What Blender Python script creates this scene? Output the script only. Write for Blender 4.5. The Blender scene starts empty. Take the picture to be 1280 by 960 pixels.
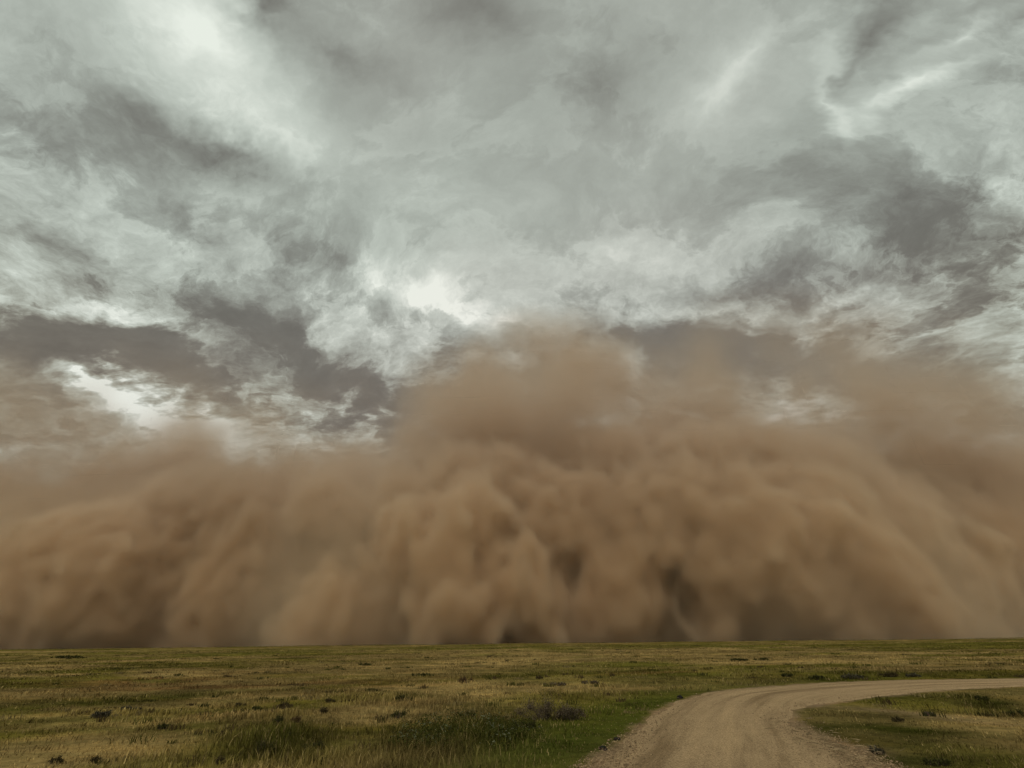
import bpy, bmesh, math, random
import numpy as np
from mathutils import Vector, Matrix, Euler

R = math.radians
C = bpy.context.scene.collection
SC = bpy.context.scene

# ------------------------------------------------------------------ camera
W, H, FPX = 1280.0, 960.0, 586.0
CAM_H, PITCH, ROLL = 1.75, 28.78, 0.72
cd = bpy.data.cameras.new('camera')
cam = bpy.data.objects.new('camera', cd); C.objects.link(cam)
cd.sensor_width = 36.0
cd.lens = 36.0 * FPX / W
cd.clip_start = 0.1; cd.clip_end = 20000
cam.matrix_world = Matrix.Translation((0, 0, CAM_H)) @ (Matrix.Rotation(R(90 + PITCH), 4, 'X') @ Matrix.Rotation(R(-ROLL), 4, 'Z'))
SC.camera = cam
CM = np.array((Matrix.Rotation(R(90 + PITCH), 3, 'X') @ Matrix.Rotation(R(-ROLL), 3, 'Z')))

def ray(px, py):
    v = np.array([(px - W / 2) / FPX, -(py - H / 2) / FPX, -1.0])
    v = CM @ v
    return v / np.linalg.norm(v)
def on_ground(px, py, z=0.0):
    d = ray(px, py); t = (z - CAM_H) / d[2]
    return np.array([d[0] * t, d[1] * t])
def at(px, py, Y):
    d = ray(px, py); return np.array([0, 0, CAM_H]) + d * (Y / d[1])

# ------------------------------------------------------------------ render settings
SC.view_settings.view_transform = 'Standard'; SC.view_settings.look = 'None'
SC.view_settings.gamma = 1.0; SC.view_settings.exposure = 0.0
cy = SC.cycles
cy.use_denoising = True
cy.use_adaptive_sampling = True; cy.adaptive_threshold = 0.03
cy.max_bounces = 9; cy.diffuse_bounces = 2; cy.glossy_bounces = 1; cy.volume_bounces = 8
cy.transparent_max_bounces = 4
cy.volume_step_rate = 1.5; cy.volume_max_steps = 400
cy.sample_clamp_indirect = 4.0

# ------------------------------------------------------------------ world: storm sky
SUN_EL, SUN_AZ = 46.0, -172.0      # azimuth from +Y, clockwise positive
wd = bpy.data.worlds.new('World'); SC.world = wd; wd.use_nodes = True
NT = wd.node_tree; NT.nodes.clear()
def N(nt, typ, **kw):
    n = nt.nodes.new(typ)
    for k, v in kw.items():
        if k.startswith('i_'):
            n.inputs[k[2:].replace('_', ' ')].default_value = v
        else: setattr(n, k, v)
    return n
def math_(nt, op, a, b=None, c=None, clamp=False):
    n = nt.nodes.new('ShaderNodeMath'); n.operation = op; n.use_clamp = clamp
    for i, v in enumerate((a, b, c)):
        if v is None: continue
        if isinstance(v, (int, float)): n.inputs[i].default_value = v
        else: nt.links.new(v, n.inputs[i])
    return n.outputs[0]
def vmath(nt, op, a, b=None, s=None):
    n = nt.nodes.new('ShaderNodeVectorMath'); n.operation = op
    for i, v in enumerate((a, b)):
        if v is None: continue
        if isinstance(v, (tuple, list)): n.inputs[i].default_value = v
        else: nt.links.new(v, n.inputs[i])
    if s is not None:
        if isinstance(s, (int, float)): n.inputs['Scale'].default_value = s
        else: nt.links.new(s, n.inputs['Scale'])
    return n.outputs[0]
def noise(nt, vec, scale, detail=4, rough=0.55, dist=0.0, out='Fac', typ=None, lac=2.0):
    n = nt.nodes.new('ShaderNodeTexNoise'); n.inputs['Scale'].default_value = scale
    n.inputs['Detail'].default_value = detail; n.inputs['Roughness'].default_value = rough
    n.inputs['Distortion'].default_value = dist; n.inputs['Lacunarity'].default_value = lac
    if typ: n.noise_type = typ
    nt.links.new(vec, n.inputs['Vector'])
    return n.outputs[out]
def mixc(nt, fac, a, b, mode='MIX'):
    n = nt.nodes.new('ShaderNodeMix'); n.data_type = 'RGBA'; n.blend_type = mode
    for s, v in ((n.inputs[0], fac), (n.inputs[6], a), (n.inputs[7], b)):
        if isinstance(v, (int, float)): s.default_value = v
        elif isinstance(v, (tuple, list)): s.default_value = (*v[:3], 1)
        else: nt.links.new(v, s)
    return n.outputs[2]
def ramp(nt, fac, stops, interp='LINEAR'):
    n = nt.nodes.new('ShaderNodeValToRGB'); n.color_ramp.interpolation = interp
    el = n.color_ramp.elements
    while len(el) < len(stops): el.new(0.5)
    for e, (p, c) in zip(el, stops):
        e.position = p; e.color = (c, c, c, 1) if isinstance(c, (int, float)) else (*c, 1)
    nt.links.new(fac, n.inputs[0]); return n.outputs[0]
def maprange(nt, v, a, b, c=0.0, d=1.0, smooth=True):
    n = nt.nodes.new('ShaderNodeMapRange'); n.interpolation_type = 'SMOOTHSTEP' if smooth else 'LINEAR'
    nt.links.new(v, n.inputs[0])
    for i, x in zip((1, 2, 3, 4), (a, b, c, d)): n.inputs[i].default_value = x
    return n.outputs[0]

tc = N(NT, 'ShaderNodeTexCoord').outputs['Generated']
sep = N(NT, 'ShaderNodeSeparateXYZ'); NT.links.new(tc, sep.inputs[0])
zc = math_(NT, 'MAXIMUM', math_(NT, 'ADD', sep.outputs[2], 0.42), 0.05)
P = vmath(NT, 'SCALE', tc, s=math_(NT, 'DIVIDE', 1.0, zc))
warp = vmath(NT, 'SUBTRACT', noise(NT, P, 1.1, 2, 0.5, out='Color'), (0.5, 0.5, 0.5))
P2 = vmath(NT, 'MULTIPLY', vmath(NT, 'ADD', P, vmath(NT, 'SCALE', warp, s=0.34)), (1.0, 1.3, 1.0))
# direction space warp for the light and dark masses, so that their outlines are torn
dw = vmath(NT, 'SUBTRACT', noise(NT, P2, 4.5, 5, 0.62, out='Color'), (0.5, 0.5, 0.5))
DW = vmath(NT, 'ADD', tc, vmath(NT, 'SCALE', dw, s=0.20))

def blob_sum(blobs):
    """each: centre px, py, radius along, radius across, tilt in degrees, weight"""
    tot = None
    for (px, py, a, b, ang, w) in blobs:
        c = Vector(ray(px, py)); ca, sa = math.cos(R(ang)), math.sin(R(ang))
        t1 = Vector(ray(px + ca * 4, py - sa * 4)) - Vector(ray(px - ca * 4, py + sa * 4))
        t2 = Vector(ray(px + sa * 4, py + ca * 4)) - Vector(ray(px - sa * 4, py - ca * 4))
        ra = a * t1.length / 8; rb = b * t2.length / 8
        n = c.normalized(); t1 = (t1 - n * t1.dot(n)).normalized(); t2 = n.cross(t1)
        m = Matrix((t1, t2, n)).transposed()
        mp = NT.nodes.new('ShaderNodeMapping'); mp.vector_type = 'TEXTURE'
        mp.inputs['Location'].default_value = c; mp.inputs['Rotation'].default_value = m.to_euler()
        mp.inputs['Scale'].default_value = (ra, rb, 0.5 + max(ra, rb))
        NT.links.new(DW, mp.inputs['Vector'])
        g = NT.nodes.new('ShaderNodeTexGradient'); g.gradient_type = 'QUADRATIC_SPHERE'
        NT.links.new(mp.outputs[0], g.inputs[0])
        tot = math_(NT, 'MULTIPLY_ADD', g.outputs[1] if False else g.outputs['Fac'], w, tot if tot is not None else 0.0)
    return tot

SKY_BLOBS = [
 (275, 55, 200, 140, -20, .74), (330, 160, 240, 100, -15, .32), (500, 230, 420, 160, 0, .10),
 (345, 20, 75, 60, 0, -.55), (255, 188, 220, 55, -17, -.62), (130, 190, 220, 160, 0, -.12),
 (600, 10, 150, 70, 0, -.30), (430, 75, 130, 40, -15, -.25), (760, 80, 190, 100, 20, -.28),
 (905, 110, 130, 60, 55, .20), (960, 60, 160, 40, 40, .22), (1085, 60, 40, 150, -20, -.45), (1150, 110, 230, 34, 32, .42), (1052, 120, 120, 30, -72, .40), (1190, 50, 190, 24, 35, .38),
 (1190, 300, 360, 150, 15, -.66), (1010, 210, 220, 110, 0, -.22), (1275, 235, 60, 70, 0, .5), (1230, 30, 110, 60, 20, -.2),
 (650, 260, 330, 90, 0, .10), (530, 372, 220, 60, -15, .60), (640, 400, 150, 80, -30, .25), (760, 330, 260, 50, 0, .22),
 (400, 330, 140, 50, -35, -.45), (90, 310, 190, 60, -12, -.40), (60, 370, 300, 38, -14, .42), (160, 395, 120, 30, -18, .45),
 (260, 300, 120, 50, -30, -.25), (330, 410, 170, 50, -22, -.45),
 (130, 430, 380, 80, -16, -1.15), (400, 465, 250, 80, -16, -1.0), (245, 525, 110, 50, -18, 2.4), (120, 478, 120, 20, -16, .8), (130, 488, 140, 20, -14, .8),
 (370, 580, 110, 20, 0, .6), (40, 540, 200, 40, 0, -.3), (300, 400, 160, 50, -15, -.35),
 (930, 350, 240, 45, 6, -.42), (840, 436, 280, 55, -6, -1.0), (1010, 385, 70, 26, 12, .55), (960, 412, 120, 14, 0, .3),
 (1040, 458, 260, 75, -4, -1.1), (990, 508, 100, 20, 12, .50), (40, 510, 260, 60, -10, -.5), (420, 545, 220, 40, -8, -.5), (1190, 495, 180, 50, 0, -.5), (1230, 420, 190, 130, 0, -.28), (130, 350, 260, 90, -10, -.18), (1190, 362, 70, 18, 0, .45), (1200, 410, 190, 36, 8, .15),
 (1215, 535, 110, 34, 0, .40), (1120, 470, 130, 60, 0, -.25), (1230, 460, 120, 30, 10, -.15),
 (600, 470, 150, 70, 0, -.45), (650, 530, 340, 90, 0, -.4), (800, 470, 200, 60, 0, -.1),
]
low = maprange(NT, sep.outputs[2], 0.80, 0.40)            # 1 in the torn clouds low over the plain
bs = blob_sum(SKY_BLOBS)
n1 = noise(NT, P2, 1.9, 5, 0.62, 0.0)
P3 = vmath(NT, 'ADD', P2, vmath(NT, 'SCALE', dw, s=0.14))
n2 = noise(NT, P3, 5.0, 8, 0.62, 0.0)
n3 = noise(NT, P3, 17.0, 5, 0.68, 0.0)
ridge = maprange(NT, math_(NT, 'ABSOLUTE', math_(NT, 'SUBTRACT', n2, 0.525)), 0.0, 0.045, 1.0, 0.0)   # thin bright rims where one cloud ends
torn = maprange(NT, n2, .44, .53, -.5, .5)
v = math_(NT, 'ADD', bs, 0.50)
v = math_(NT, 'MULTIPLY_ADD', math_(NT, 'SUBTRACT', n1, 0.5), math_(NT, 'MULTIPLY_ADD', low, .25, .30), v)
v = math_(NT, 'MULTIPLY_ADD', math_(NT, 'SUBTRACT', n2, 0.5), math_(NT, 'MULTIPLY_ADD', low, 0.72, 0.28), v)
v = math_(NT, 'MULTIPLY_ADD', torn, math_(NT, 'MULTIPLY_ADD', low, 0.13, 0.05), v)
v = math_(NT, 'MULTIPLY_ADD', ridge, math_(NT, 'MULTIPLY_ADD', low, 0.10, 0.02), v)
v = math_(NT, 'MULTIPLY_ADD', math_(NT, 'SUBTRACT', n3, 0.5), math_(NT, 'MULTIPLY_ADD', low, 0.85, 0.22), v)
v = math_(NT, 'SMOOTH_MAX', math_(NT, 'MULTIPLY_ADD', v, 0.75, 0.175), 0.16, 0.20)
v = math_(NT, 'MULTIPLY_ADD', math_(NT, 'SUBTRACT', n3, 0.5), math_(NT, 'MULTIPLY', low, 0.25), v)
v = math_(NT, 'MULTIPLY_ADD', math_(NT, 'SUBTRACT', n2, 0.5), math_(NT, 'MULTIPLY', low, 0.25), v)
col = ramp(NT, v, [(0.0, (.118, .108, .092)), (.22, (.185, .178, .156)), (.38, (.262, .265, .235)), (.56, (.395, .415, .372)), (.74, (.56, .59, .535)), (.98, (.86, .88, .81))])
# greenish and violet-grey areas of the cloud layer
tint = noise(NT, P, 0.8, 3, 0.5)
col = mixc(NT, maprange(NT, tint, .42, .62), mixc(NT, 1.0, col, (.975, 1.01, .985), 'MULTIPLY'), mixc(NT, 1.0, col, (1.015, 1.0, .985), 'MULTIPLY'))
# dust-laden air warms the cloud base low down
brown = math_(NT, 'MULTIPLY', maprange(NT, sep.outputs[2], 0.62, 0.30), maprange(NT, v, .95, .25), clamp=True)
col = mixc(NT, brown, col, mixc(NT, 1.0, col, (1.05, .95, .84), 'MULTIPLY'))
sky = N(NT, 'ShaderNodeTexSky', sky_type='NISHITA', sun_disc=False)
sky.sun_elevation = R(SUN_EL); sky.sun_rotation = R(SUN_AZ)
STR = 0.10
cl = vmath(NT, 'SCALE', col, s=1.0 / STR)
fin = mixc(NT, 0.95, sky.outputs[0], cl)
bg = N(NT, 'ShaderNodeBackground'); bg.inputs['Strength'].default_value = STR
NT.links.new(fin, bg.inputs['Color'])
wo = N(NT, 'ShaderNodeOutputWorld'); NT.links.new(bg.outputs[0], wo.inputs['Surface'])
wd.cycles.sampling_method = 'MANUAL'; wd.cycles.sample_map_resolution = 512

sl = bpy.data.lights.new('sun', 'SUN'); sl.energy = 1.1; sl.angle = R(14); sl.color = (1.0, .95, .86)
sun = bpy.data.objects.new('sun', sl); C.objects.link(sun)
az = R(SUN_AZ)
to_sun = Vector((math.sin(az) * math.cos(R(SUN_EL)), math.cos(az) * math.cos(R(SUN_EL)), math.sin(R(SUN_EL))))
sun.rotation_euler = to_sun.to_track_quat('Z', 'Y').to_euler()

# ------------------------------------------------------------------ helpers
rng = np.random.default_rng(7)
def hash2(ix, iy, seed):
    h = (ix.astype(np.int64) * 374761393 + iy.astype(np.int64) * 668265263 + seed * 1442695041) & 0xffffffff
    h = ((h ^ (h >> 13)) * 1274126177) & 0xffffffff
    return ((h ^ (h >> 16)) & 0xffffff) / float(0xffffff)
def vnoise(x, y, seed=0):
    ix = np.floor(x); iy = np.floor(y); fx = x - ix; fy = y - iy
    fx = fx * fx * (3 - 2 * fx); fy = fy * fy * (3 - 2 * fy)
    a = hash2(ix, iy, seed); b = hash2(ix + 1, iy, seed); c = hash2(ix, iy + 1, seed); d = hash2(ix + 1, iy + 1, seed)
    return (a + (b - a) * fx) * (1 - fy) + (c + (d - c) * fx) * fy
def fbm(x, y, sc, seed=0, octv=4, gain=0.5):
    t = 0; a = 1; s = 0
    for o in range(octv):
        t = t + a * vnoise(x / sc * 2 ** o + 17.3 * o, y / sc * 2 ** o - 9.1 * o, seed + o); s += a; a *= gain
    return t / s
def sstep(a, b, x):
    t = np.clip((x - a) / (b - a), 0, 1); return t * t * (3 - 2 * t)

def mesh_obj(name, verts, faces, mat, parent=None, smooth=False, cols=None):
    """verts n x 3, faces m x k array (constant k)"""
    verts = np.asarray(verts, np.float32); faces = np.asarray(faces, np.int32)
    me = bpy.data.meshes.new(name)
    k = faces.shape[1]
    me.vertices.add(len(verts)); me.vertices.foreach_set('co', verts.ravel())
    me.loops.add(faces.size); me.loops.foreach_set('vertex_index', faces.ravel())
    me.polygons.add(len(faces)); me.polygons.foreach_set('loop_start', np.arange(0, faces.size, k, dtype=np.int32))
    me.update(calc_edges=True)
    me.polygons.foreach_set('use_smooth', np.full(len(faces), smooth))
    if cols is not None:
        at_ = me.attributes.new('tone', 'FLOAT_COLOR', 'POINT')
        c4 = np.ones((len(verts), 4), np.float32); c4[:, :3] = cols; at_.data.foreach_set('color', c4.ravel())
    if mat: me.materials.append(mat)
    o = bpy.data.objects.new(name, me); C.objects.link(o)
    if parent: o.parent = parent
    return o
def tag(o, label=None, cat=None, group=None, kind=None):
    if label: o['label'] = label
    if cat: o['category'] = cat
    if group: o['group'] = group
    if kind: o['kind'] = kind
    return o

# ------------------------------------------------------------------ road outline on the plain
outer_px = [(736, 960), (783, 923), (824, 889), (862, 872), (900, 864), (980, 857), (1060, 852.5), (1130, 850.5), (1200, 849.5), (1278, 848.5)]
inner_px = [(1112, 960), (1085, 944), (1046, 926), (1004, 910), (986, 895), (1000, 885), (1060, 876), (1100, 871), (1150, 865.5), (1200, 861.5), (1278, 858.0)]
outer = [on_ground(*p) for p in outer_px]; inner = [on_ground(*p) for p in inner_px]
def extend(pts, a0, a1):
    s = pts[0] - pts[1]; s = s / np.linalg.norm(s); e = pts[-1] - pts[-2]; e = e / np.linalg.norm(e)
    return [pts[0] + s * a0] + pts + [pts[-1] + e * a1]
outer = extend(outer, 12, 60); inner = extend(inner, 12, 60)
def resample(pts, n):
    p = np.array(pts)
    # Catmull-Rom through the points, then even spacing
    q = np.vstack([2 * p[0] - p[1], p, 2 * p[-1] - p[-2]]); out = []
    for i in range(1, len(q) - 2):
        p0, p1, p2, p3 = q[i - 1], q[i], q[i + 1], q[i + 2]
        # centripetal-like tension by chord
        for t in np.linspace(0, 1, 24, endpoint=False):
            m1 = (p2 - p0) / (np.linalg.norm(p2 - p1) + np.linalg.norm(p1 - p0)) * np.linalg.norm(p2 - p1)
            m2 = (p3 - p1) / (np.linalg.norm(p3 - p2) + np.linalg.norm(p2 - p1)) * np.linalg.norm(p2 - p1)
            h = (2*t**3-3*t**2+1)*p1 + (t**3-2*t**2+t)*m1 + (-2*t**3+3*t**2)*p2 + (t**3-t**2)*m2
            out.append(h)
    out.append(q[-2]); out = np.array(out)
    s = np.r_[0, np.cumsum(np.linalg.norm(np.diff(out, axis=0), axis=1))]
    u = np.linspace(0, s[-1], n)
    return np.c_[np.interp(u, s, out[:, 0]), np.interp(u, s, out[:, 1])]
NU = 420
OE = resample(outer, NU); IE = resample(inner, NU)
# pair the two edges with a smooth monotone matching at the bend
poly = np.vstack([OE, IE[::-1]])
def in_poly(x, y):
    ins = np.zeros(x.shape, bool)
    ps = poly[::3]; n = len(ps)
    for i in range(n):
        x1, y1 = ps[i]; x2, y2 = ps[(i + 1) % n]
        if y1 == y2: continue
        c = ((y1 > y) != (y2 > y)) & (x < (x2 - x1) * (y - y1) / (y2 - y1) + x1)
        ins ^= c
    return ins
def road_dist(x, y):
    """signed distance to the road's outline, negative on the road; only exact near it"""
    sh = np.shape(x); x = np.ravel(x).astype(float); y = np.ravel(y).astype(float)
    d = np.full(x.shape, 1e3)
    near = (x > -15) & (x < 130) & (y > -20) & (y < 90)
    idx = np.nonzero(near)[0]
    xs, ys = x[idx], y[idx]; dd = np.full(xs.shape, 1e6)
    for p in (OE, IE):
        q = p[::3]
        for i in range(len(q) - 1):
            a = q[i]; b = q[i + 1]; ab = b - a; L = ab @ ab + 1e-9
            t = np.clip(((xs - a[0]) * ab[0] + (ys - a[1]) * ab[1]) / L, 0, 1)
            dd = np.minimum(dd, (xs - a[0] - t * ab[0]) ** 2 + (ys - a[1] - t * ab[1]) ** 2)
    dd = np.sqrt(dd); ins = in_poly(xs, ys)
    d[idx] = np.where(ins, -dd, dd)
    return d.reshape(sh)

def height_raw(x, y):
    r = np.hypot(x, y)
    h = (fbm(x, y, 14, 31, 3) - .5) * .35 * sstep(6, 25, r)
    h += (fbm(x, y * 1.6, 70, 41, 3) - .5) * 1.5 * sstep(40, 130, r)
    h += (fbm(x, y, 3.0, 51, 2) - .5) * .10
    h += (fbm(x, y * 2.0, 400, 61, 2) - .5) * 3.0 * sstep(200, 450, r)
    # shallow ditch right of the inner bend
    c = on_ground(1235, 878); h -= .25 * np.exp(-(((x - c[0]) / 7) ** 2 + ((y - c[1]) / 2.0) ** 2))
    return h
def height(x, y, d=None):
    if d is None: d = road_dist(x, y)
    return height_raw(x, y) * sstep(0.2, 4.5, d)

# patches of colour on the plain: returns weights
def gpx(px, py, rx, ry, ang=0):
    """an ellipse on the ground given by pixel centre and half sizes (as pixels on the ground)"""
    c = on_ground(px, py); a = on_ground(px - rx, py); b = on_ground(px + rx, py)
    n = on_ground(px, py + ry); f = on_ground(px, max(py - ry, 815 - 0.009 * px))
    return c, np.linalg.norm(b - a) / 2, np.linalg.norm(f - n) / 2
def gmask(x, y, px, py, rx, ry):
    c, ra, rb = gpx(px, py, rx, ry); u = c / np.linalg.norm(c); v_ = np.array([u[1], -u[0]])
    dx = x - c[0]; dy = y - c[1]
    r2 = ((dx * v_[0] + dy * v_[1]) / ra) ** 2 + ((dx * u[0] + dy * u[1]) / rb) ** 2
    return np.exp(-r2)

TAN = np.array([0.2290, 0.1620, 0.0597]); OLV = np.array([0.1126, 0.0956, 0.0191]); GRN = np.array([.0620, .0590, .0100])
DRK = np.array([.026, .028, .010]); RED = np.array([0.1304, 0.0725, 0.0270]); DIRT = np.array([.27, .185, .105])
def patch_col(x, y, d, jitter=None):
    r = np.hypot(x, y)
    n = fbm(x, y * 1.4, 9, 3, 4, .6); n2 = fbm(x, y, 30, 13, 3); n3 = fbm(x, y * 2.2, 55, 23, 4, .6)
    far = sstep(25, 120, r)
    t = (n * (1 - .5 * far) + n3 * .5 * far)
    t = t + .18 * (gmask(x, y, 500, 880, 90, 12) + gmask(x, y, 230, 862, 190, 12) + gmask(x, y, 800, 818, 300, 8) + gmask(x, y, 560, 822, 120, 6) + gmask(x, y, 60, 815, 90, 4) + .9 * gmask(x, y, 60, 935, 110, 22) + .8 * gmask(x, y, 470, 895, 80, 10) + .6 * gmask(x, y, 200, 925, 90, 14))
    t = t + .15 * gmask(x, y, 1180, 925, 100, 30) * .4 + .12 * gmask(x, y, 1220, 903, 90, 3)
    w = sstep(.40, .66, t)[..., None]
    c = OLV * (1 - w) + TAN * w
    g = sstep(.50, .66, n2 + .12 * gmask(x, y, 80, 855, 160, 12) + .1 * gmask(x, y, 1180, 830, 200, 18))[..., None] * .55
    c = c * (1 - g) + GRN * 1.5 * g
    rd = np.clip(gmask(x, y, 200, 849, 90, 7) * .9 + gmask(x, y, 820, 842, 80, 5) * .6 + .8 * gmask(x, y, 350, 855, 160, 5), 0, 1) * sstep(.40, .58, fbm(x, y * 2, 5, 77, 3))
    c = c * (1 - rd[..., None]) + RED * 1.15 * rd[..., None]
    dk = np.clip(.55 * gmask(x, y, 1120, 925, 130, 40) + gmask(x, y, 590, 920, 115, 24) * 1.0 + gmask(x, y, 345, 925, 60, 28) + gmask(x, y, 200, 868, 110, 6) * .9 + gmask(x, y, 60, 880, 60, 5) * .6
                 + gmask(x, y, 1235, 874, 60, 5) + gmask(x, y, 1130, 912, 60, 5) * .7 + gmask(x, y, 1040, 912, 28, 5) + gmask(x, y, 1110, 945, 60, 7) * .6, 0, 1)
    dk = dk * sstep(.30, .55, fbm(x, y, 2.4, 91, 3) + .10)
    c = c * (1 - dk[..., None]) + (GRN * .8 + DRK * .2) * dk[..., None]
    mt = .74 + .52 * sstep(.28, .72, fbm(x, y * 1.3, 1.9, 131, 4, .65)); mt = mt * (.8 + .4 * sstep(.3, .7, fbm(x * .5, y, 7, 141, 3)))
    c = c * mt[..., None]
    # greener verge along the road's outer edge
    vg = sstep(3.4, .7, d + 1.6 * (fbm(x, y, 2.0, 15, 3) - .5)) * sstep(-.1, .3, d) * sstep(34, 16, r) * (1 - .8 * np.clip(gmask(x, y, 1150, 908, 190, 60) * 1.6, 0, 1)) * 1.0
    c = c * (1 - .85 * vg[..., None]) + np.array([.063, .076, .012]) * .85 * vg[..., None]
    # bare dirt at the road's rim
    rim = sstep(.3, -.1, d + .5 * (fbm(x, y, .8, 25, 3) - .5))
    tr = gmask(x, y, 1130, 888, 90, 2.2) * .6 + gmask(x, y, 1200, 897, 80, 1.8) * .5 + gmask(x, y, 1075, 938, 40, 6) * .5
    rim = np.clip(rim + tr, 0, 1)
    c = c * (1 - rim[..., None]) + DIRT * rim[..., None]
    return c, rim

# ------------------------------------------------------------------ materials
def new_mat(name):
    m = bpy.data.materials.new(name); m.use_nodes = True; nt = m.node_tree
    b = nt.nodes['Principled BSDF']; b.inputs['Roughness'].default_value = .95
    b.inputs['Specular IOR Level'].default_value = 0.0
    return m, nt, b
def ground_mat():
    m, nt, b = new_mat('prairie_soil')
    a = N(nt, 'ShaderNodeAttribute', attribute_name='tone').outputs['Color']
    g = N(nt, 'ShaderNodeNewGeometry').outputs['Position']
    n = noise(nt, g, 4.0, 6, .65); nf = noise(nt, vmath(nt, 'MULTIPLY', g, (.35, 1.0, 1.0)), .5, 8, .7)
    c = mixc(nt, 1.0, a, ramp(nt, n, [(.25, .55), (.5, 1.0), (.75, 1.35)]), 'MULTIPLY')
    c = mixc(nt, 1.0, c, ramp(nt, nf, [(.32, (.50, .54, .45)), (.48, 1.0), (.68, (1.45, 1.3, 1.15))]), 'MULTIPLY')
    nt.links.new(c, b.inputs['Base Color'])
    bp = N(nt, 'ShaderNodeBump'); bp.inputs['Strength'].default_value = 1; bp.inputs['Distance'].default_value = .12
    nt.links.new(noise(nt, g, 2.2, 8, .7), bp.inputs['Height']); nt.links.new(bp.outputs[0], b.inputs['Normal'])
    return m
def leaf_mat(name):
    m, nt, b = new_mat(name)
    a = N(nt, 'ShaderNodeAttribute', attribute_name='tone').outputs['Color']
    nt.links.new(a, b.inputs['Base Color']); b.inputs['Roughness'].default_value = .7
    return m
def road_mat():
    m, nt, b = new_mat('road_gravel')
    uv = N(nt, 'ShaderNodeAttribute', attribute_name='along').outputs['Vector']
    g = N(nt, 'ShaderNodeNewGeometry').outputs['Position']
    base = mixc(nt, noise(nt, g, 1.3, 5, .6), (.32, .222, .118), (.42, .295, .163))
    st = noise(nt, vmath(nt, 'MULTIPLY', uv, (.10, 1.7, 1.0)), 1.0, 8, .66, .35)
    c = mixc(nt, 1.0, base, ramp(nt, st, [(.36, (.66, .64, .62)), (.5, 1.0), (.64, (1.2, 1.19, 1.17))]), 'MULTIPLY')
    peb = noise(nt, g, 38, 3, .8)
    c = mixc(nt, 1.0, c, ramp(nt, peb, [(.34, .5), (.5, 1.0), (.66, 1.45)]), 'MULTIPLY')
    nt.links.new(c, b.inputs['Base Color'])
    hs = math_(nt, 'ADD', math_(nt, 'MULTIPLY', st, 1.4), math_(nt, 'MULTIPLY', peb, .4))
    bp = N(nt, 'ShaderNodeBump'); bp.inputs['Strength'].default_value = 1; bp.inputs['Distance'].default_value = .05
    nt.links.new(hs, bp.inputs['Height']); nt.links.new(bp.outputs[0], b.inputs['Normal'])
    return m
M_GROUND, M_ROAD, M_GRASS = ground_mat(), road_mat(), leaf_mat('grass_blades')
M_LEAF = leaf_mat('shrub_leaves'); M_TWIG = leaf_mat('twigs'); M_STONE = leaf_mat('stone')

# ------------------------------------------------------------------ ground sheet
NR, NA = 380, 1100
rr = np.r_[0.0, np.geomspace(1.2, 9000, NR)]
aa = np.concatenate([np.linspace(-75, 75, 880, endpoint=False), np.linspace(75, 285, NA - 880, endpoint=False)]) * math.pi / 180
RR, AA = np.meshgrid(rr, aa, indexing='ij')
GX = RR * np.sin(AA); GY = RR * np.cos(AA)
GD = road_dist(GX, GY)
GZ = height(GX, GY, GD) - .05 * sstep(-.05, -.5, GD)
gc, _ = patch_col(GX, GY, GD)
idx = np.arange((NR + 1) * NA).reshape(NR + 1, NA)
f = np.stack([idx[:-1], np.roll(idx, -1, 1)[:-1], np.roll(idx, -1, 1)[1:], idx[1:]], -1).reshape(-1, 4)
ground = mesh_obj('ground', np.stack([GX, GY, GZ], -1).reshape(-1, 3), f[:, ::-1], M_GROUND, smooth=True, cols=gc.reshape(-1, 3))
tag(ground, kind='structure')

# ------------------------------------------------------------------ gravel road
NV = 36
tv = np.linspace(0, 1, NV)
RX = OE[:, None, 0] * (1 - tv) + IE[:, None, 0] * tv; RY = OE[:, None, 1] * (1 - tv) + IE[:, None, 1] * tv
jo = (fbm(OE[:, 0], OE[:, 1], .9, 5, 3) - .5) * .55; ji = (fbm(IE[:, 0], IE[:, 1], .9, 6, 3) - .5) * .55
wv = (IE - OE); wv = wv / np.linalg.norm(wv, axis=1)[:, None]
e0 = (1 - tv) ** 6; e1 = tv ** 6
RX += wv[:, None, 0] * (jo[:, None] * e0 + ji[:, None] * e1); RY += wv[:, None, 1] * (jo[:, None] * e0 + ji[:, None] * e1)
sU = np.linspace(0, 1, NU)[:, None] * 90 + 0 * tv; wid = np.linalg.norm(IE - OE, axis=1)[:, None] * tv
RZ = .012 + .035 * np.sin(np.pi * tv)[None, :] * np.ones((NU, 1)) + .012 * (fbm(sU, wid * 6, 3, 8, 3) - .5)
RZ[:, 0] = RZ[:, -1] = -.03
idx = np.arange(NU * NV).reshape(NU, NV)
f = np.stack([idx[:-1, :-1], idx[1:, :-1], idx[1:, 1:], idx[:-1, 1:]], -1).reshape(-1, 4)
road = mesh_obj('gravel_road', np.stack([RX, RY, RZ], -1).reshape(-1, 3), f[:, ::-1], M_ROAD, smooth=True)
al = road.data.attributes.new('along', 'FLOAT_VECTOR', 'POINT')
al.data.foreach_set('vector', np.stack([sU, wid, 0 * sU], -1).astype(np.float32).ravel())
tag(road, kind='structure')

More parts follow.
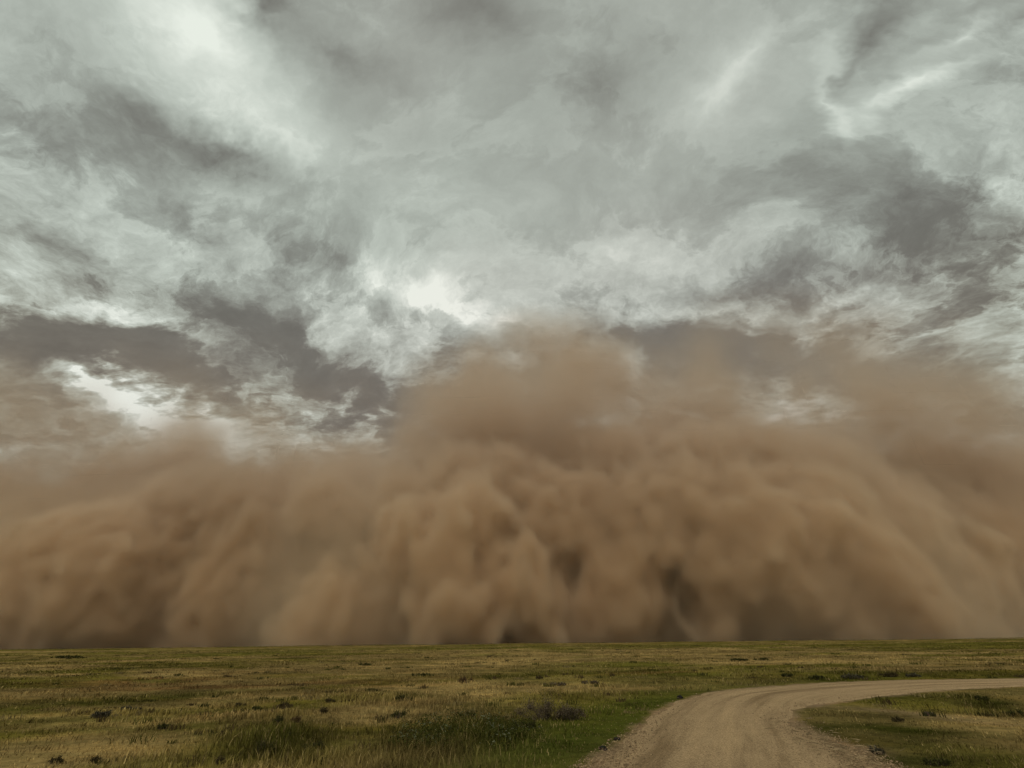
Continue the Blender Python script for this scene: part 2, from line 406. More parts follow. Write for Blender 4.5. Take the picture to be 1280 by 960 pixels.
# ------------------------------------------------------------------ grass
def blades(x, y, z, hgt, wid, col, lean=.35, segs=2):
    """curved blades; 2 quads then a tip = 5 verts, quads degenerate into tris kept as 3 tris"""
    n = len(x); a = rng.uniform(0, 2 * np.pi, n); ca, sa = np.cos(a), np.sin(a)
    la = rng.uniform(0, 2 * np.pi, n); ll = np.abs(rng.normal(0, lean, n)) * hgt + .05 * hgt
    lx, ly = np.cos(la) * ll, np.sin(la) * ll
    V = np.zeros((n, 5, 3)); hw = wid / 2
    V[:, 0] = np.c_[x - ca * hw, y - sa * hw, z - .02]; V[:, 1] = np.c_[x + ca * hw, y + sa * hw, z - .02]
    mx, my, mz = x + lx * .35, y + ly * .35, z + hgt * .6
    V[:, 2] = np.c_[mx - ca * hw * .8, my - sa * hw * .8, mz]; V[:, 3] = np.c_[mx + ca * hw * .8, my + sa * hw * .8, mz]
    V[:, 4] = np.c_[x + lx, y + ly, z + hgt]
    b = (np.arange(n) * 5)[:, None]
    F = np.concatenate([b + [0, 1, 3], b + [0, 3, 2], b + [2, 3, 4]])
    return V.reshape(-1, 3), F, np.repeat(col, 5, 0)
def scatter(n, r0, r1, amax=62):
    r = np.exp(rng.uniform(math.log(r0), math.log(r1), n)); a = np.radians(rng.uniform(-amax, amax, n))
    return r * np.sin(a), r * np.cos(a)
x, y = scatter(520000, 4.5, 260)
# clumped: keep by a fine noise
clump = fbm(x, y, .55 + .006 * np.hypot(x, y).round(-1), 101, 2)
keep = rng.uniform(0, 1, len(x)) < .28 + .8 * sstep(.38, .64, clump)
x, y = x[keep], y[keep]
d = road_dist(x, y); keep = (d > .05) & (rng.uniform(0, 1, len(d)) < sstep(-.05, .5, d + .4 * (vnoise(x * 2, y * 2, 5) - .5)) + .03)
x, y, d = x[keep], y[keep], d[keep]
r = np.hypot(x, y); z = height(x, y, d)
c, rim = patch_col(x, y, d)
k = rng.uniform(0, 1, len(x)) > rim * .85; x, y, d, r, z, c = x[k], y[k], d[k], r[k], z[k], c[k]
hg = .032 + .10 * sstep(.42, .72, fbm(x, y, 1.6, 111, 4, .6)) + .12 * np.clip(gmask(x, y, 500, 878, 80, 12) + gmask(x, y, 590, 920, 120, 30) + gmask(x, y, 345, 925, 60, 30), 0, 1)
hg = hg * rng.uniform(.5, 1.35, len(x)) * np.where(r > 60, 1.0, 1) * sstep(-.6, 2.0, d)
wdt = np.maximum(.006, r * .0011) * rng.uniform(.7, 1.6, len(x))
jit = rng.normal(1, .25, (len(x), 1)).clip(.45, 1.8) * (.72 + .62 * sstep(.3, .7, fbm(x, y * 1.5, 1.1, 121, 3)))[:, None]
dry = (rng.uniform(0, 1, len(x)) < .16)[:, None]
c = np.where(dry, c * .4 + np.array([.28, .205, .085]) * .6, c) * jit * 1.05
# darker, taller bunches scattered through the short grass
bx, by = scatter(1100, 6, 200); m = 26
bk = fbm(bx, by, 6, 151, 3) > .46; bx, by = bx[bk], by[bk]
br = np.hypot(bx, by); sp_ = rng.uniform(.05, .16, len(bx)) * (1 + br / 90)
tx_ = (bx[:, None] + rng.normal(0, 1, (len(bx), m)) * sp_[:, None]).ravel(); ty_ = (by[:, None] + rng.normal(0, 1, (len(bx), m)) * sp_[:, None]).ravel()
td = road_dist(tx_, ty_); tcol = np.repeat(np.array([[.048, .046, .014], [.070, .066, .016], [.075, .052, .024], [.19, .145, .060]])[rng.integers(0, 4, len(bx))], m, 0) * rng.uniform(.7, 1.3, (len(tx_), 1))
th = np.repeat(rng.uniform(.06, .16, len(bx)), m) * rng.uniform(.6, 1.2, len(tx_)); tk = td > .3; tr_ = np.hypot(tx_, ty_)
x = np.r_[x, tx_[tk]]; y = np.r_[y, ty_[tk]]; z = np.r_[z, height(tx_[tk], ty_[tk], td[tk])]; hg = np.r_[hg, th[tk]]
wdt = np.r_[wdt, (np.maximum(.008, tr_ * .0014))[tk]]; c = np.vstack([c, tcol[tk]])
V, F, CC = blades(x, y, z, hg, wdt, c, lean=.55)
grass = mesh_obj('grass', V, F, M_GRASS, cols=CC)
tag(grass, 'short olive and straw coloured prairie grass covering the plain on both sides of the road', 'grass', kind='stuff')

# ------------------------------------------------------------------ dust storm
def dust_storm():
    X0, X1, Y0, Y1, Z0, Z1 = -1300., 1300., 330., 860., -6., 540.
    vs = 3.7
    nx, ny, nz = int((X1 - X0) / vs) + 1, int((Y1 - Y0) / vs) + 1, int((Z1 - Z0) / vs) + 1
    gx = np.linspace(X0, X1, nx, dtype=np.float32); gy = np.linspace(Y0, Y1, ny, dtype=np.float32); gz = np.linspace(Z0, Z1, nz, dtype=np.float32)
    rg = np.random.default_rng(11)
    def interp_mat(g, cell, off):
        t = (g - g[0]) / cell + off; i = np.floor(t).astype(int); fr = (t - i); n = i.max() + 3
        Wm = np.zeros((len(g), n), np.float32)
        fr2 = fr * fr * (3 - 2 * fr); ar = np.arange(len(g))
        # cubic B-spline weights for roundness
        w = [(1 - fr) ** 3 / 6, (3 * fr ** 3 - 6 * fr ** 2 + 4) / 6, (-3 * fr ** 3 + 3 * fr ** 2 + 3 * fr + 1) / 6, fr ** 3 / 6]
        Wm = np.zeros((len(g), n + 2), np.float32)
        for k_ in range(4): Wm[ar, i + k_] += w[k_]
        return Wm
    def n3(cx, cy_, cz):
        A = interp_mat(gx, cx, rg.uniform()); B = interp_mat(gy, cy_, rg.uniform()); D = interp_mat(gz, cz, rg.uniform())
        L = rg.normal(0, 1, (D.shape[1], B.shape[1], A.shape[1])).astype(np.float32)
        o = np.tensordot(L, A, (2, 1)); o = np.tensordot(o, B, (1, 1)); o = np.tensordot(o, D, (0, 1))   # x,y,z
        return (o.transpose(2, 1, 0) * 2.2)      # z,y,x ~ unit variance
    PXS = [-400, 0, 90, 160, 240, 320, 400, 470, 530, 580, 640, 700, 760, 830, 900, 960, 1040, 1100, 1180, 1280, 1700]
    TOP = [600, 582, 575, 572, 578, 592, 590, 565, 552, 525, 508, 500, 500, 508, 522, 538, 555, 562, 580, 590, 610]
    FRY = [640, 540, 520, 520, 580, 570, 520, 450, 430, 430, 440, 440, 430, 425, 430, 440, 450, 500, 640, 690, 720]
    tx = []; tz = []; tf = []
    for p_, t_, y_ in zip(PXS, TOP, FRY):
        q = at(p_, t_, y_ + 60); tx.append(q[0]); tz.append(q[2]); tf.append(y_)
    o_ = np.argsort(tx); tx = np.array(tx)[o_]; tz = np.array(tz)[o_]; tf = np.array(tf)[o_]
    Hx = np.interp(gx, tx, tz); Fx = np.interp(gx, tx, tf)
    ker = np.ones(21) / 21; Hx = np.convolve(np.pad(Hx, 10, 'edge'), ker, 'valid'); Fx = np.convolve(np.pad(Fx, 10, 'edge'), ker, 'valid')
    Xg = gx[None, None, :]; Yg = gy[None, :, None]; Zg = gz[:, None, None]
    # body: leans back with height; sdf negative inside, in metres
    rel = np.clip(Zg / Hx[None, None, :], 0, 1.6)
    front = Fx[None, None, :] + 16 + 95 * rel ** 2.2
    s = np.maximum(front - Yg, (Zg - Hx[None, None, :]) * .8 + 0 * Yg).astype(np.float32)
    # puffs
    def puff(c, ra, rb, rc, k=1.0):
        nonlocal s
        m = 1.6
        i0, i1 = np.searchsorted(gx, [c[0] - ra * m, c[0] + ra * m]); j0, j1 = np.searchsorted(gy, [c[1] - rb * m, c[1] + rb * m]); k0, k1 = np.searchsorted(gz, [c[2] - rc * m, c[2] + rc * m])
        if i1 <= i0 or j1 <= j0 or k1 <= k0: return
        xx = (gx[i0:i1] - c[0])[None, None, :] / ra; yy = (gy[j0:j1] - c[1])[None, :, None] / rb; zz = (gz[k0:k1] - c[2])[:, None, None] / rc
        q = (np.sqrt(xx * xx + yy * yy + zz * zz) - 1) * min(ra, rb, rc) * .8
        sub = s[k0:k1, j0:j1, i0:i1]; h = 15.0
        t = np.clip(.5 + .5 * (sub - q) / h, 0, 1)
        s[k0:k1, j0:j1, i0:i1] = sub * (1 - t) + q * t - h * t * (1 - t)
    def P(px, py, Y, rx, ry, rd=None):
        c = at(px, py, Y); m_ = np.linalg.norm(c) / FPX * .95
        puff(c, rx * m_, (rd or rx) * m_, ry * m_)
    BIG = [ # px, py, Y, rx, ry px
      (70, 745, 500, 105, 85), (0, 790, 480, 60, 60), (150, 720, 540, 90, 90), (230, 700, 560, 80, 90), (330, 720, 520, 70, 90),
      (300, 640, 570, 110, 60), (440, 740, 410, 78, 78), (395, 790, 400, 38, 42), (490, 680, 420, 85, 80), (570, 690, 405, 90, 90), (620, 745, 395, 66, 72), (540, 770, 400, 56, 56),
      (660, 780, 415, 30, 40), (700, 650, 460, 95, 80), (600, 600, 480, 110, 60), (720, 760, 450, 50, 60), (800, 740, 430, 75, 80), (850, 650, 430, 100, 90), (900, 760, 415, 70, 60),
      (950, 690, 405, 110, 95), (1040, 725, 405, 95, 85), (1105, 752, 405, 72, 66), (1150, 772, 405, 56, 44), (1000, 640, 430, 85, 62), (1190, 788, 405, 24, 26), (920, 590, 480, 120, 50), (780, 580, 500, 110, 50),
      (520, 620, 480, 80, 60), (430, 640, 500, 80, 60), (1290, 720, 740, 90, 90), (870, 800, 405, 40, 30), (990, 790, 412, 40, 36)]
    for b_ in BIG: P(*b_, b_[3] * .75)
    # many smaller ones on the face
    for i in range(300):
        px = rg.uniform(-150, 1430); py = rg.uniform(570, 815)
        Yf = np.interp(at(px, py, 500)[0], gx, Fx); top_ = np.interp(px, PXS, TOP)
        if py < top_ - 10: continue
        el = (815 - py) / 250
        sc_ = rg.uniform(20, 44) * (.75 + .6 * el)
        P(px, py, Yf + 8 + 95 * el ** 2 + rg.uniform(-14, 16), sc_, sc_ * rg.uniform(.75, 1.2), sc_ * .8)
    n_big = n3(75, 70, 85); n_mid = n3(30, 34, 56); n_sm = n3(15, 15, 21); n_ti = n3(7, 8, 9)
    s += 7 * n_big
    s += 6.2 * (np.abs(n_mid) - .8) + 4.8 * (np.abs(n_sm) - .8) + 3.4 * n_ti
    # vertical streaks low down, where dust is dragged up from the ground
    stv = n3(17, 36, 130)
    s += 5 * stv * np.clip(1 - Zg / 120, 0, 1)
    edge = 10 + 38 * np.clip((Zg - .55 * Hx[None, None, :]) / (.5 * Hx[None, None, :]), 0, 1.4)
    dens = np.clip(-s / edge, 0, 1)
    dens = dens * dens * (3 - 2 * dens)
    dens *= (1 - .55 * np.clip((Zg / Hx[None, None, :] - .5) / .6, 0, 1))
    # thin plumes drawn up above the wall
    thin = np.zeros_like(s)
    def plume(px, py, Y, rx, ry, w):
        c = at(px, py, Y); m_ = np.linalg.norm(c) / FPX * .95; ra, rb, rc = rx * m_, rx * m_ * .8, ry * m_
        q = np.sqrt(((Xg - c[0]) / ra) ** 2 + ((Yg - c[1]) / rb) ** 2 + ((Zg - c[2]) / rc) ** 2)
        thin[...] = np.maximum(thin, w * np.clip(1.25 - q, 0, 1) ** 1.4)
    for pl in [(590, 500, 560, 95, 75, 1.3), (640, 550, 540, 170, 60, 2.8), (690, 530, 540, 150, 55, 2.2), (752, 488, 545, 85, 65, 1.6), (860, 545, 560, 180, 44, 1.5), (1000, 548, 590, 180, 42, 1.3), (520, 555, 560, 110, 46, 1.4),
               (600, 455, 600, 80, 45, .5), (900, 490, 620, 200, 55, .42), (1060, 480, 700, 140, 45, .36), (1130, 550, 640, 150, 40, .8), (700, 450, 620, 120, 45, .55), (650, 420, 640, 60, 32, .35), (440, 570, 600, 130, 36, .8), (240, 575, 640, 300, 30, .45), (1230, 570, 700, 130, 34, .5)]: plume(*pl)
    tn = np.clip(.70 + .46 * n_big + .44 * n_mid + .20 * n_sm + .08 * n_ti, .04, 1.9)
    thin *= tn
    dens = np.maximum(dens, np.clip(thin, 0, 3) * .20)
    # veil of finer dust hanging in front of the rolls
    veil = np.clip(1 - (s - 0) / 55, 0, 1) ** 2 * np.clip(1.15 - Zg / Hx[None, None, :], 0, 1) * (.6 + .4 * n_big)
    side = 1 + 3.0 * (np.clip((gx - 400) / 160, 0, 1) + np.clip((-gx - 420) / 200, 0, 1))[None, None, :]
    dens = np.maximum(dens, .065 * np.clip(veil * side, 0, 5.0))
    # fade out at the box faces
    ex = np.minimum(np.clip((gx - X0) / 60, 0, 1), np.clip((X1 - gx) / 60, 0, 1))
    dens *= ex[None, None, :] * np.clip((Y1 - gy) / 80, 0, 1)[None, :, None] * np.clip((Z1 - gz) / 40, 0, 1)[:, None, None]
    dens[dens < .004] = 0
    dens = dens.astype(np.float32)
    me = bpy.data.meshes.new('dust_storm'); me.vertices.add(dens.size)
    a_ = me.attributes.new('amount', 'FLOAT', 'POINT'); a_.data.foreach_set('value', dens.ravel())
    o = bpy.data.objects.new('dust_storm', me); C.objects.link(o)
    ng = bpy.data.node_groups.new('dust_volume', 'GeometryNodeTree')
    ng.interface.new_socket('Geometry', in_out='INPUT', socket_type='NodeSocketGeometry')
    ng.interface.new_socket('Geometry', in_out='OUTPUT', socket_type='NodeSocketGeometry')
    gi = ng.nodes.new('NodeGroupInput'); go = ng.nodes.new('NodeGroupOutput')
    pos = ng.nodes.new('GeometryNodeInputPosition'); sp = ng.nodes.new('ShaderNodeSeparateXYZ'); ng.links.new(pos.outputs[0], sp.inputs[0])
    def idx_(out, lo, hi, n_):
        t = math_(ng, 'ROUND', math_(ng, 'MULTIPLY', math_(ng, 'SUBTRACT', out, lo), (n_ - 1) / (hi - lo)))
        return math_(ng, 'MINIMUM', math_(ng, 'MAXIMUM', t, 0.0), float(n_ - 1))
    ii = idx_(sp.outputs[0], X0, X1, nx); jj = idx_(sp.outputs[1], Y0, Y1, ny); kk = idx_(sp.outputs[2], Z0, Z1, nz)
    ind = math_(ng, 'MULTIPLY_ADD', math_(ng, 'MULTIPLY_ADD', kk, float(ny), jj), float(nx), ii)
    na = ng.nodes.new('GeometryNodeInputNamedAttribute'); na.data_type = 'FLOAT'; na.inputs[0].default_value = 'amount'
    si = ng.nodes.new('GeometryNodeSampleIndex'); si.data_type = 'FLOAT'; si.domain = 'POINT'
    ng.links.new(gi.outputs[0], si.inputs['Geometry']); ng.links.new(na.outputs[0], si.inputs['Value']); ng.links.new(ind, si.inputs['Index'])
    vc = ng.nodes.new('GeometryNodeVolumeCube')
    ng.links.new(si.outputs[0], vc.inputs['Density'])
    vc.inputs['Min'].default_value = (X0, Y0, Z0); vc.inputs['Max'].default_value = (X1, Y1, Z1)
    vc.inputs['Resolution X'].default_value = nx; vc.inputs['Resolution Y'].default_value = ny; vc.inputs['Resolution Z'].default_value = nz
    sm = ng.nodes.new('GeometryNodeSetMaterial')
    ng.links.new(vc.outputs[0], sm.inputs['Geometry']); ng.links.new(sm.outputs[0], go.inputs[0])
    m = bpy.data.materials.new('airborne_dust'); m.use_nodes = True; nt = m.node_tree; nt.nodes.clear()
    pv = nt.nodes.new('ShaderNodeVolumePrincipled'); out = nt.nodes.new('ShaderNodeOutputMaterial')
    nt.links.new(pv.outputs[0], out.inputs['Volume'])
    at_ = N(nt, 'ShaderNodeAttribute', attribute_name='density').outputs['Fac']
    dn = math_(nt, 'MULTIPLY', at_, .105)
    pv.inputs['Density'].default_value = 1; pv.inputs['Density Attribute'].default_value = ''
    nt.links.new(dn, pv.inputs['Density'])
    gp = N(nt, 'ShaderNodeNewGeometry').outputs['Position']; sz = N(nt, 'ShaderNodeSeparateXYZ'); nt.links.new(gp, sz.inputs[0])
    pc = mixc(nt, maprange(nt, sz.outputs[2], 50, 220), DUST_LOW, DUST_HIGH)
    nt.links.new(pc, pv.inputs['Color']); pv.inputs['Anisotropy'].default_value = 0.1
    m.cycles.volume_sampling = 'MULTIPLE_IMPORTANCE'; m.cycles.volume_interpolation = 'LINEAR'
    sm.inputs['Material'].default_value = m; me.materials.append(m)
    md = o.modifiers.new('dust', 'NODES'); md.node_group = ng
    tag(o, 'towering wall of brown dust rolling across the whole plain on the horizon', 'dust storm', kind='stuff')
    print('dust grid', nx, ny, nz, dens.size)
    return o
DUST_LOW = (.865, .718, .53); DUST_HIGH = (.81, .688, .562)
dust_storm()

# ------------------------------------------------------------------ shrubs, each a thing of its own
PURPLE = [(.100, .074, .044), (.135, .100, .060), (.050, .032, .022), (.16, .13, .09), (.05, .045, .022)]
DARKG = [(.038, .040, .012), (.055, .056, .016), (.030, .030, .011), (.075, .070, .022)]
GREY = [(.085, .075, .045), (.055, .048, .030), (.12, .105, .068), (.042, .038, .022)]
RUST = [(.10, .060, .026), (.065, .042, .018), (.14, .095, .045)]
BRN = [(.062, .046, .020), (.045, .036, .016), (.095, .074, .032)]
def shrub(px, py, wpx, hpx, pal, label, detail=1.0, seed=0, group=None, lift=.0):
    g = np.random.default_rng(1000 + seed)
    c = on_ground(px, py); r = float(np.linalg.norm(c))
    a = on_ground(px - wpx / 2, py); b = on_ground(px + wpx / 2, py); w = float(np.linalg.norm(b - a)); 
    d0 = math.hypot(c[0], c[1]); e1 = ray(px, py - hpx); h = CAM_H + e1[2] / math.hypot(e1[0], e1[1]) * d0
    h = max(h, .06) * .95
    z0 = float(height(np.array([c[0]]), np.array([c[1]]))[0])
    root = bpy.data.objects.new('shrub', None); C.objects.link(root); root.location = (c[0], c[1], z0)
    across = (b - a) / w; deep = np.array([-across[1], across[0]])
    D = min(w * .55, max(h * 1.6, .25))
    # lobes of the crown
    nl = max(5, int(5 + w / max(h, .1) * 2.2)); lobes = []
    for i in range(nl):
        u = g.uniform(-.5, .5) * .8; v_ = g.uniform(-.5, .5) * .6; top = h * (1 - 2.6 * u * u) * g.uniform(.5, 1.0)
        lobes.append((u * w, v_ * D, top, g.uniform(.6, 1.3) * min(max(w / nl * 1.5, h * .35), h * .7)))
    n_leaf = int(np.clip(1100 * detail, 120, 9000))
    li = g.integers(0, nl, n_leaf); L = np.array(lobes)[li]
    q = g.normal(0, 1, (n_leaf, 3)); q /= np.linalg.norm(q, axis=1)[:, None]; q *= np.abs(g.normal(0, .62, (n_leaf, 1)))
    u = L[:, 0] + q[:, 0] * L[:, 3]; v_ = L[:, 1] + q[:, 1] * L[:, 3]; zz = L[:, 2] * .50 + q[:, 2] * L[:, 2] * .42
    zz = np.clip(zz, .01, None)
    P0 = np.c_[u * across[0] + v_ * deep[0], u * across[1] + v_ * deep[1], zz]
    sz = max(.014, r * .0012) * g.uniform(.7, 1.7, n_leaf)
    d1 = g.normal(0, 1, (n_leaf, 3)); d1 /= np.linalg.norm(d1, axis=1)[:, None]; d2 = np.cross(d1, g.normal(0, 1, (n_leaf, 3))); d2 /= np.linalg.norm(d2, axis=1)[:, None]
    up = np.array([0, 0, 1.0]); d2 = d2 * .5 + up * .5
    V = np.stack([P0 - d1 * sz[:, None] * .45, P0 + d1 * sz[:, None] * .45, P0 + d2 * sz[:, None] * 1.6], 1).reshape(-1, 3)
    F = np.arange(n_leaf * 3).reshape(-1, 3)
    pc = np.array(pal)[g.integers(0, len(pal), n_leaf)] * g.uniform(.7, 1.35, (n_leaf, 1))
    mesh_obj('foliage', V, F, M_LEAF, parent=root, cols=np.repeat(pc, 3, 0))
    # stems: thin tapering three-sided twigs from the base out through the crown
    ns = int(np.clip(60 * detail, 10, 240)); L = np.array(lobes)[g.integers(0, nl, ns)]
    q = g.normal(0, .8, (ns, 3)); tip = np.c_[(L[:, 0] + q[:, 0] * L[:, 3]), (L[:, 1] + q[:, 1] * L[:, 3]), L[:, 2] * g.uniform(.7, 1.08, ns)]
    base = np.c_[L[:, 0] * .3 + g.normal(0, .03, ns), L[:, 1] * .4, np.full(ns, -.05)]
    def wxyz(t): return np.c_[t[:, 0] * across[0] + t[:, 1] * deep[0], t[:, 0] * across[1] + t[:, 1] * deep[1], t[:, 2]]
    tip, base = wxyz(tip), wxyz(base); rad = max(.005, r * .00035)
    V = []; 
    for k in range(3):
        o = np.array([math.cos(k * 2.094), math.sin(k * 2.094), 0]) * rad; V.append(base + o)
    V.append(tip); V = np.stack(V, 1).reshape(-1, 3); bb = (np.arange(ns) * 4)[:, None]
    F = np.concatenate([bb + [0, 1, 3], bb + [1, 2, 3], bb + [2, 0, 3]])
    sc_ = np.repeat(np.array([(.10, .075, .05)]) * g.uniform(.5, 1.6, (ns, 1)), 4, 0)
    mesh_obj('stems', V, F, M_TWIG, parent=root, cols=sc_)
    tag(root, label, 'shrub', group or 'low shrubs growing on the prairie')
    return root
SHRUBS = [
 (683, 900, 84, 42, PURPLE, 'widest shrub, purplish brown with pale twigs, on the left side of the road bend', 4.5),
 (714, 900, 44, 34, PURPLE, 'dark purple rounded shrub joined to the right end of the widest purplish shrub', 2.2),
 (583, 853, 22, 13, RUST, 'small rusty brown upright shrub alone in the middle of the grass', 1.2),
 (503, 877, 30, 11, DARKG, 'long low dark green shrub right above the white flowered weeds', 1.2),
 (500, 897, 22, 16, DARKG, 'dark green clump at the upper left corner of the white flowered weeds', 1.2),
 (585, 899, 26, 13, DARKG, 'dark green clump inside the upper edge of the white flowered weeds', 1.2),
 (658, 910, 40, 14, DARKG, 'dark green clump just below and left of the widest purplish shrub', 1.4),
 (127, 893, 30, 12, GREY, 'grey brown flattened sagebrush in the left part of the plain', 1.6),
 (163, 884, 30, 8, GREY, 'thin grey sagebrush just behind the flattened grey brown one at the left', 1.0),
 (204, 911, 13, 11, DARKG, 'round nearly black little shrub standing alone in the pale left grass', .8),
 (301, 879, 13, 7, BRN, 'leftmost of the three brown shrubs in a row above the bright green patch', .6),
 (322, 883, 13, 10, DARKG, 'middle one of the three small shrubs in a row above the bright green patch', .7),
 (356, 883, 20, 13, BRN, 'rightmost and largest of the three shrubs in a row above the bright green patch', .9),
 (401, 893, 14, 13, BRN, 'dark brown shrub at the left edge of the tall straw coloured grass', .8),
 (411, 876, 14, 7, BRN, 'low brown shrub behind the left end of the tall straw coloured grass', .6),
 (435, 877, 18, 6, BRN, 'flat brown shrub behind the middle of the tall straw coloured grass', .6),
 (347, 907, 17, 16, DARKG, 'dark green shrub in the middle of the left green patch', 1.0),
 (369, 904, 12, 13, RUST, 'reddish brown shrub just right of the dark green one in the left green patch', .8),
 (358, 925, 16, 13, DARKG, 'black green shrub lower in the left green patch', .9),
 (328, 945, 36, 24, DARKG, 'broad dark green bush near the lower edge of the left green patch', 2.0),
 (392, 938, 34, 14, DARKG, 'spread out dark bush right of the broad one in the left green patch', 1.6),
 (275, 956, 20, 12, BRN, 'dark brown shrub left of the broad dark green bush near the bottom', 1.0),
 (69, 956, 20, 11, BRN, 'brown shrub near the bottom left corner', .9),
 (118, 955, 18, 9, BRN, 'second brown shrub in from the bottom left corner', .8),
 (455, 833, 20, 5, DARKG, 'far low dark shrub in front of the dust wall left of the middle', .6),
 (528, 845, 36, 6, DARKG, 'stretched dark green brush left of the rusty brown shrub', .8),
 (674, 849, 12, 5, BRN, 'small dark brush at the left end of the broken brown line beyond the purplish shrub', .6),
 (694, 857, 34, 6, PURPLE, 'dull purple brush in the front of the broken brown line beyond the purplish shrub', .8),
 (736, 855, 26, 6, PURPLE, 'dark purple brush at the right end of the broken brown line beyond the purplish shrub', .8),
 (466, 862, 22, 5, DARKG, 'low dark brush between the straw coloured grass and the far shrubs', .6),
 (87, 821, 52, 4, DARKG, 'far long dark line of brush at the left on the horizon', .6),
 (573, 815, 1, 1, None, '', 0),
 (985, 847, 14, 6, DARKG, 'roadside shrub furthest left beyond the far road edge', .7),
 (1022, 850, 26, 8, DARKG, 'leafy green roadside shrub beyond the far road edge left of the grey one', .9),
 (1063, 849, 36, 9, GREY, 'bushy grey brown roadside shrub beyond the far edge of the road', 1.1),
 (1112, 847, 26, 8, BRN, 'brown roadside shrub just right of the bushy grey brown one', .9),
 (1140, 847, 26, 6, GREY, 'lowest grey roadside shrub at the right end of the roadside row', .8),
 (925, 826, 26, 4, DARKG, 'far dark shrub on the plain above the road bend left of its twin', .6),
 (952, 826, 22, 4, DARKG, 'far dark shrub on the plain above the road bend right of its twin', .6),
 (1122, 901, 14, 9, BRN, 'small black brown shrub on the grass inside the road bend', .8),
 (1098, 943, 22, 13, GREY, 'grey green shrub at the gravel edge low inside the road bend', 1.3),
 (1172, 957, 40, 12, DARKG, 'dark green shrub at the bottom of the grass inside the road bend', 1.5),
 (1226, 872, 16, 8, DARKG, 'round dark shrub at the top of the ditch inside the road bend', .9),
 (1266, 884, 32, 12, DARKG, 'dark green shrub in the ditch at the right edge of the picture', 1.3),
]
for i, (px, py, w, h, pal, lab, det) in enumerate(SHRUBS):
    if pal: shrub(px, py, w, h, pal, lab, det, i)

# ------------------------------------------------------------------ weeds with pale flower heads in the green hollow left of the road
def weeds():
    n = 1500; pxs = rng.uniform(430, 760, n); pys = rng.uniform(885, 990, n)
    pts = np.array([on_ground(a, b) for a, b in zip(pxs, pys)])
    k = (rng.uniform(0, 1, n) < sstep(.36, .56, fbm(pts[:, 0], pts[:, 1], 1.1, 71, 3)) * sstep(.25, .75, gmask(pts[:, 0], pts[:, 1], 590, 922, 95, 24) + .7 * (fbm(pts[:, 0], pts[:, 1], 1.6, 72, 3) - .5))) & (road_dist(pts[:, 0], pts[:, 1]) > .8)
    pts = pts[k]; n = len(pts); z = height(pts[:, 0], pts[:, 1]); Vs = []; Fs = []; Cs = []; off = 0
    for i in range(n):
        h = rng.uniform(.16, .34); m = 34
        q = rng.normal(0, 1, (m, 3)) * [.07, .07, 0]; zt = rng.uniform(.02, h, m)
        p = np.c_[pts[i, 0] + q[:, 0], pts[i, 1] + q[:, 1], z[i] + zt]
        a = rng.normal(0, 1, (m, 3)); a /= np.linalg.norm(a, axis=1)[:, None]; b = rng.normal(0, 1, (m, 3)) * [1, 1, .6]; b /= np.linalg.norm(b, axis=1)[:, None]
        s_ = rng.uniform(.018, .040, (m, 1))
        V = np.stack([p - a * s_ * .4, p + a * s_ * .4, p + b * s_ * 1.3], 1).reshape(-1, 3)
        c = np.array([.046, .050, .012]) * rng.uniform(.6, 1.5, (m, 1))
        if rng.uniform() < .28:
            pale = zt > h * .78; c[pale] = np.array([.13, .135, .075]) * rng.uniform(.7, 1.3, (pale.sum(), 1))
        Vs.append(V); Cs.append(np.repeat(c, 3, 0)); Fs.append(np.arange(m * 3).reshape(-1, 3) + off); off += m * 3
    o = mesh_obj('weeds', np.vstack(Vs), np.vstack(Fs), M_LEAF, cols=np.vstack(Cs))
    tag(o, 'dense dark green weeds with pale flower heads filling the hollow left of the road', 'weeds', kind='stuff')
weeds()

# ------------------------------------------------------------------ stones and straw litter along the gravel
def stone(px, py, size, label, seed, col=(.030, .026, .022)):
    g = np.random.default_rng(seed); bm = bmesh.new(); bmesh.ops.create_icosphere(bm, subdivisions=3, radius=1)
    c = on_ground(px, py)
    for v_ in bm.verts:
        n = v_.co.normalized(); k = 1 + .22 * math.sin(3.1 * n.x + seed) * math.cos(2.7 * n.y + seed * 2) + .12 * math.sin(6 * n.z + 4 * n.x) + g.normal(0, .025)
        v_.co = Vector((n.x * size * 1.3, n.y * size * .9, max(n.z, -.5) * size * .62)) * k
    me = bpy.data.meshes.new('stone'); bm.to_mesh(me); bm.free()
    a = me.attributes.new('tone', 'FLOAT_COLOR', 'POINT')
    for d_ in a.data: d_.color = (*[x_ * g.uniform(.7, 1.3) for x_ in col], 1)
    me.materials.append(M_STONE); o = bpy.data.objects.new('stone', me); C.objects.link(o)
    o.location = (c[0], c[1], size * .22 + float(height(np.array([c[0]]), np.array([c[1]]))[0])); o.rotation_euler = (0, 0, g.uniform(0, 6))
    tag(o, label, 'stone', 'dark stones lying along the road edge')
stone(754, 937, .075, 'dark stone at the left road edge, nearest of the three', 3)
stone(771, 925, .055, 'dark stone at the left road edge, middle of the three', 4)
stone(850, 873, .11, 'dark stone at the left road edge, furthest of the three at the bend', 5)
stone(1161, 891, .11, 'black lump of earth on the bare track inside the road bend', 6, (.06, .045, .032))
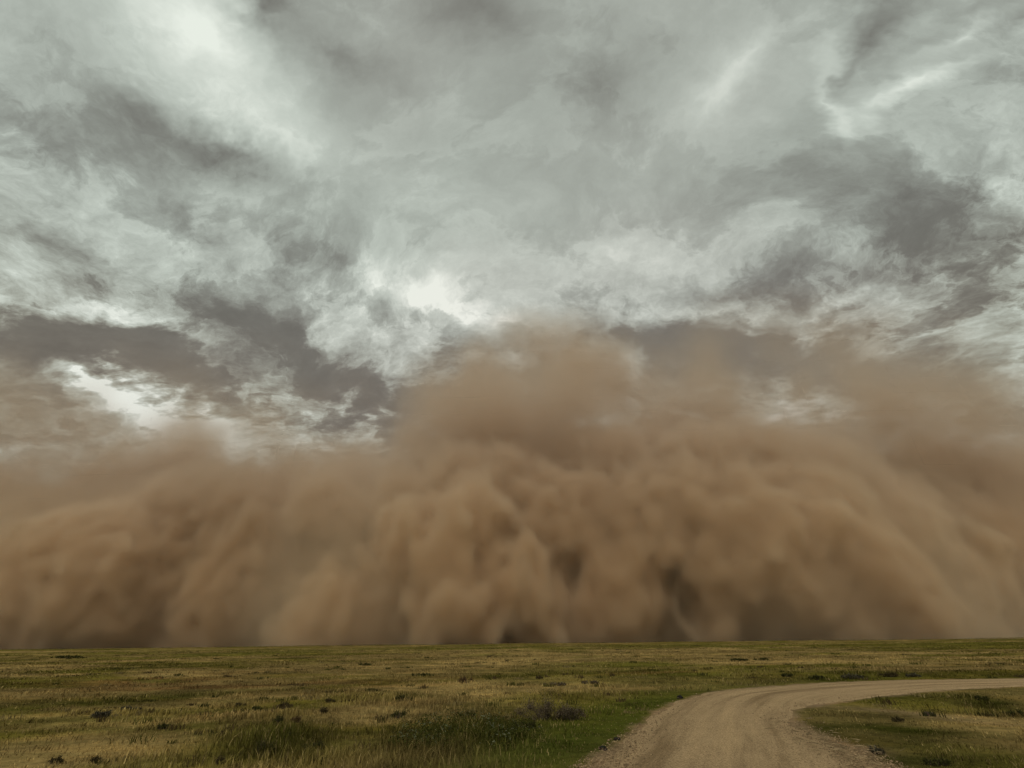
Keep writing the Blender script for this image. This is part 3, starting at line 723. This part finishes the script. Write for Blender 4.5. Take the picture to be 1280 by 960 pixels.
def litter():
    # pebbles: squashed octahedra on the road and thicker at its rims
    n = 26000; pxs = rng.uniform(690, 1290, n); pys = 848 + 125 * rng.uniform(0, 1, n) ** .6
    pts = np.array([on_ground(a, b) for a, b in zip(pxs, pys)]); d = road_dist(pts[:, 0], pts[:, 1])
    pr = np.where((d < .25) & (d > -3.5), .10 + .9 * np.exp(-((d + .15) / .45) ** 2), 0); k = rng.uniform(0, 1, n) < pr
    pts, d = pts[k], d[k]; n = len(pts); s_ = rng.lognormal(math.log(.010), .42, n).clip(.005, .035)
    base = np.array([[1, 0, 0], [0, 1, 0], [-1, 0, 0], [0, -1, 0], [0, 0, .7], [0, 0, -.5]])
    V = base[None] * s_[:, None, None] * rng.uniform(.7, 1.3, (n, 6, 1)) + np.c_[pts, .035 + 0 * d][:, None, :]
    T = np.array([[0, 1, 4], [1, 2, 4], [2, 3, 4], [3, 0, 4], [1, 0, 5], [2, 1, 5], [3, 2, 5], [0, 3, 5]])
    F = (T[None] + (np.arange(n) * 6)[:, None, None]).reshape(-1, 3)
    c = np.array([.26, .18, .10]) * rng.uniform(.5, 1.6, (n, 1))
    o = mesh_obj('pebbles', V.reshape(-1, 3), F, M_STONE, cols=np.repeat(c, 6, 0))
    tag(o, 'brown loose pebbles scattered over the gravel road and along its edges', 'gravel', kind='stuff')
    # dry straw lying on the right rim
    n = 260; pxs = rng.normal(1045, 45, n); pys = 905 + (pxs - 1000) * .42 + rng.normal(12, 10, n)
    pts = np.array([on_ground(a, b) for a, b in zip(pxs, pys)]); a = rng.uniform(0, 6.28, n); l = rng.uniform(.04, .15, n); w = .006
    z = np.full(n, .05); dx, dy = np.cos(a) * l, np.sin(a) * l; nx, ny = -np.sin(a) * w, np.cos(a) * w
    V = np.stack([np.c_[pts[:, 0] - dx + nx, pts[:, 1] - dy + ny, z], np.c_[pts[:, 0] - dx - nx, pts[:, 1] - dy - ny, z], np.c_[pts[:, 0] + dx, pts[:, 1] + dy, z + rng.uniform(.0, .05, n)], np.c_[pts[:, 0], pts[:, 1], z + .02]], 1).reshape(-1, 3)
    b = (np.arange(n) * 4)[:, None]; F = np.concatenate([b + [0, 1, 2], b + [0, 2, 3], b + [1, 2, 3]])
    c = np.array([.27, .20, .11]) * rng.uniform(.5, 1.5, (n, 1))
    o = mesh_obj('straw', V, F, M_GRASS, cols=np.repeat(c, 4, 0))
    tag(o, 'pale dry straw stalks littering the right edge of the gravel road', 'straw', kind='stuff')
litter()
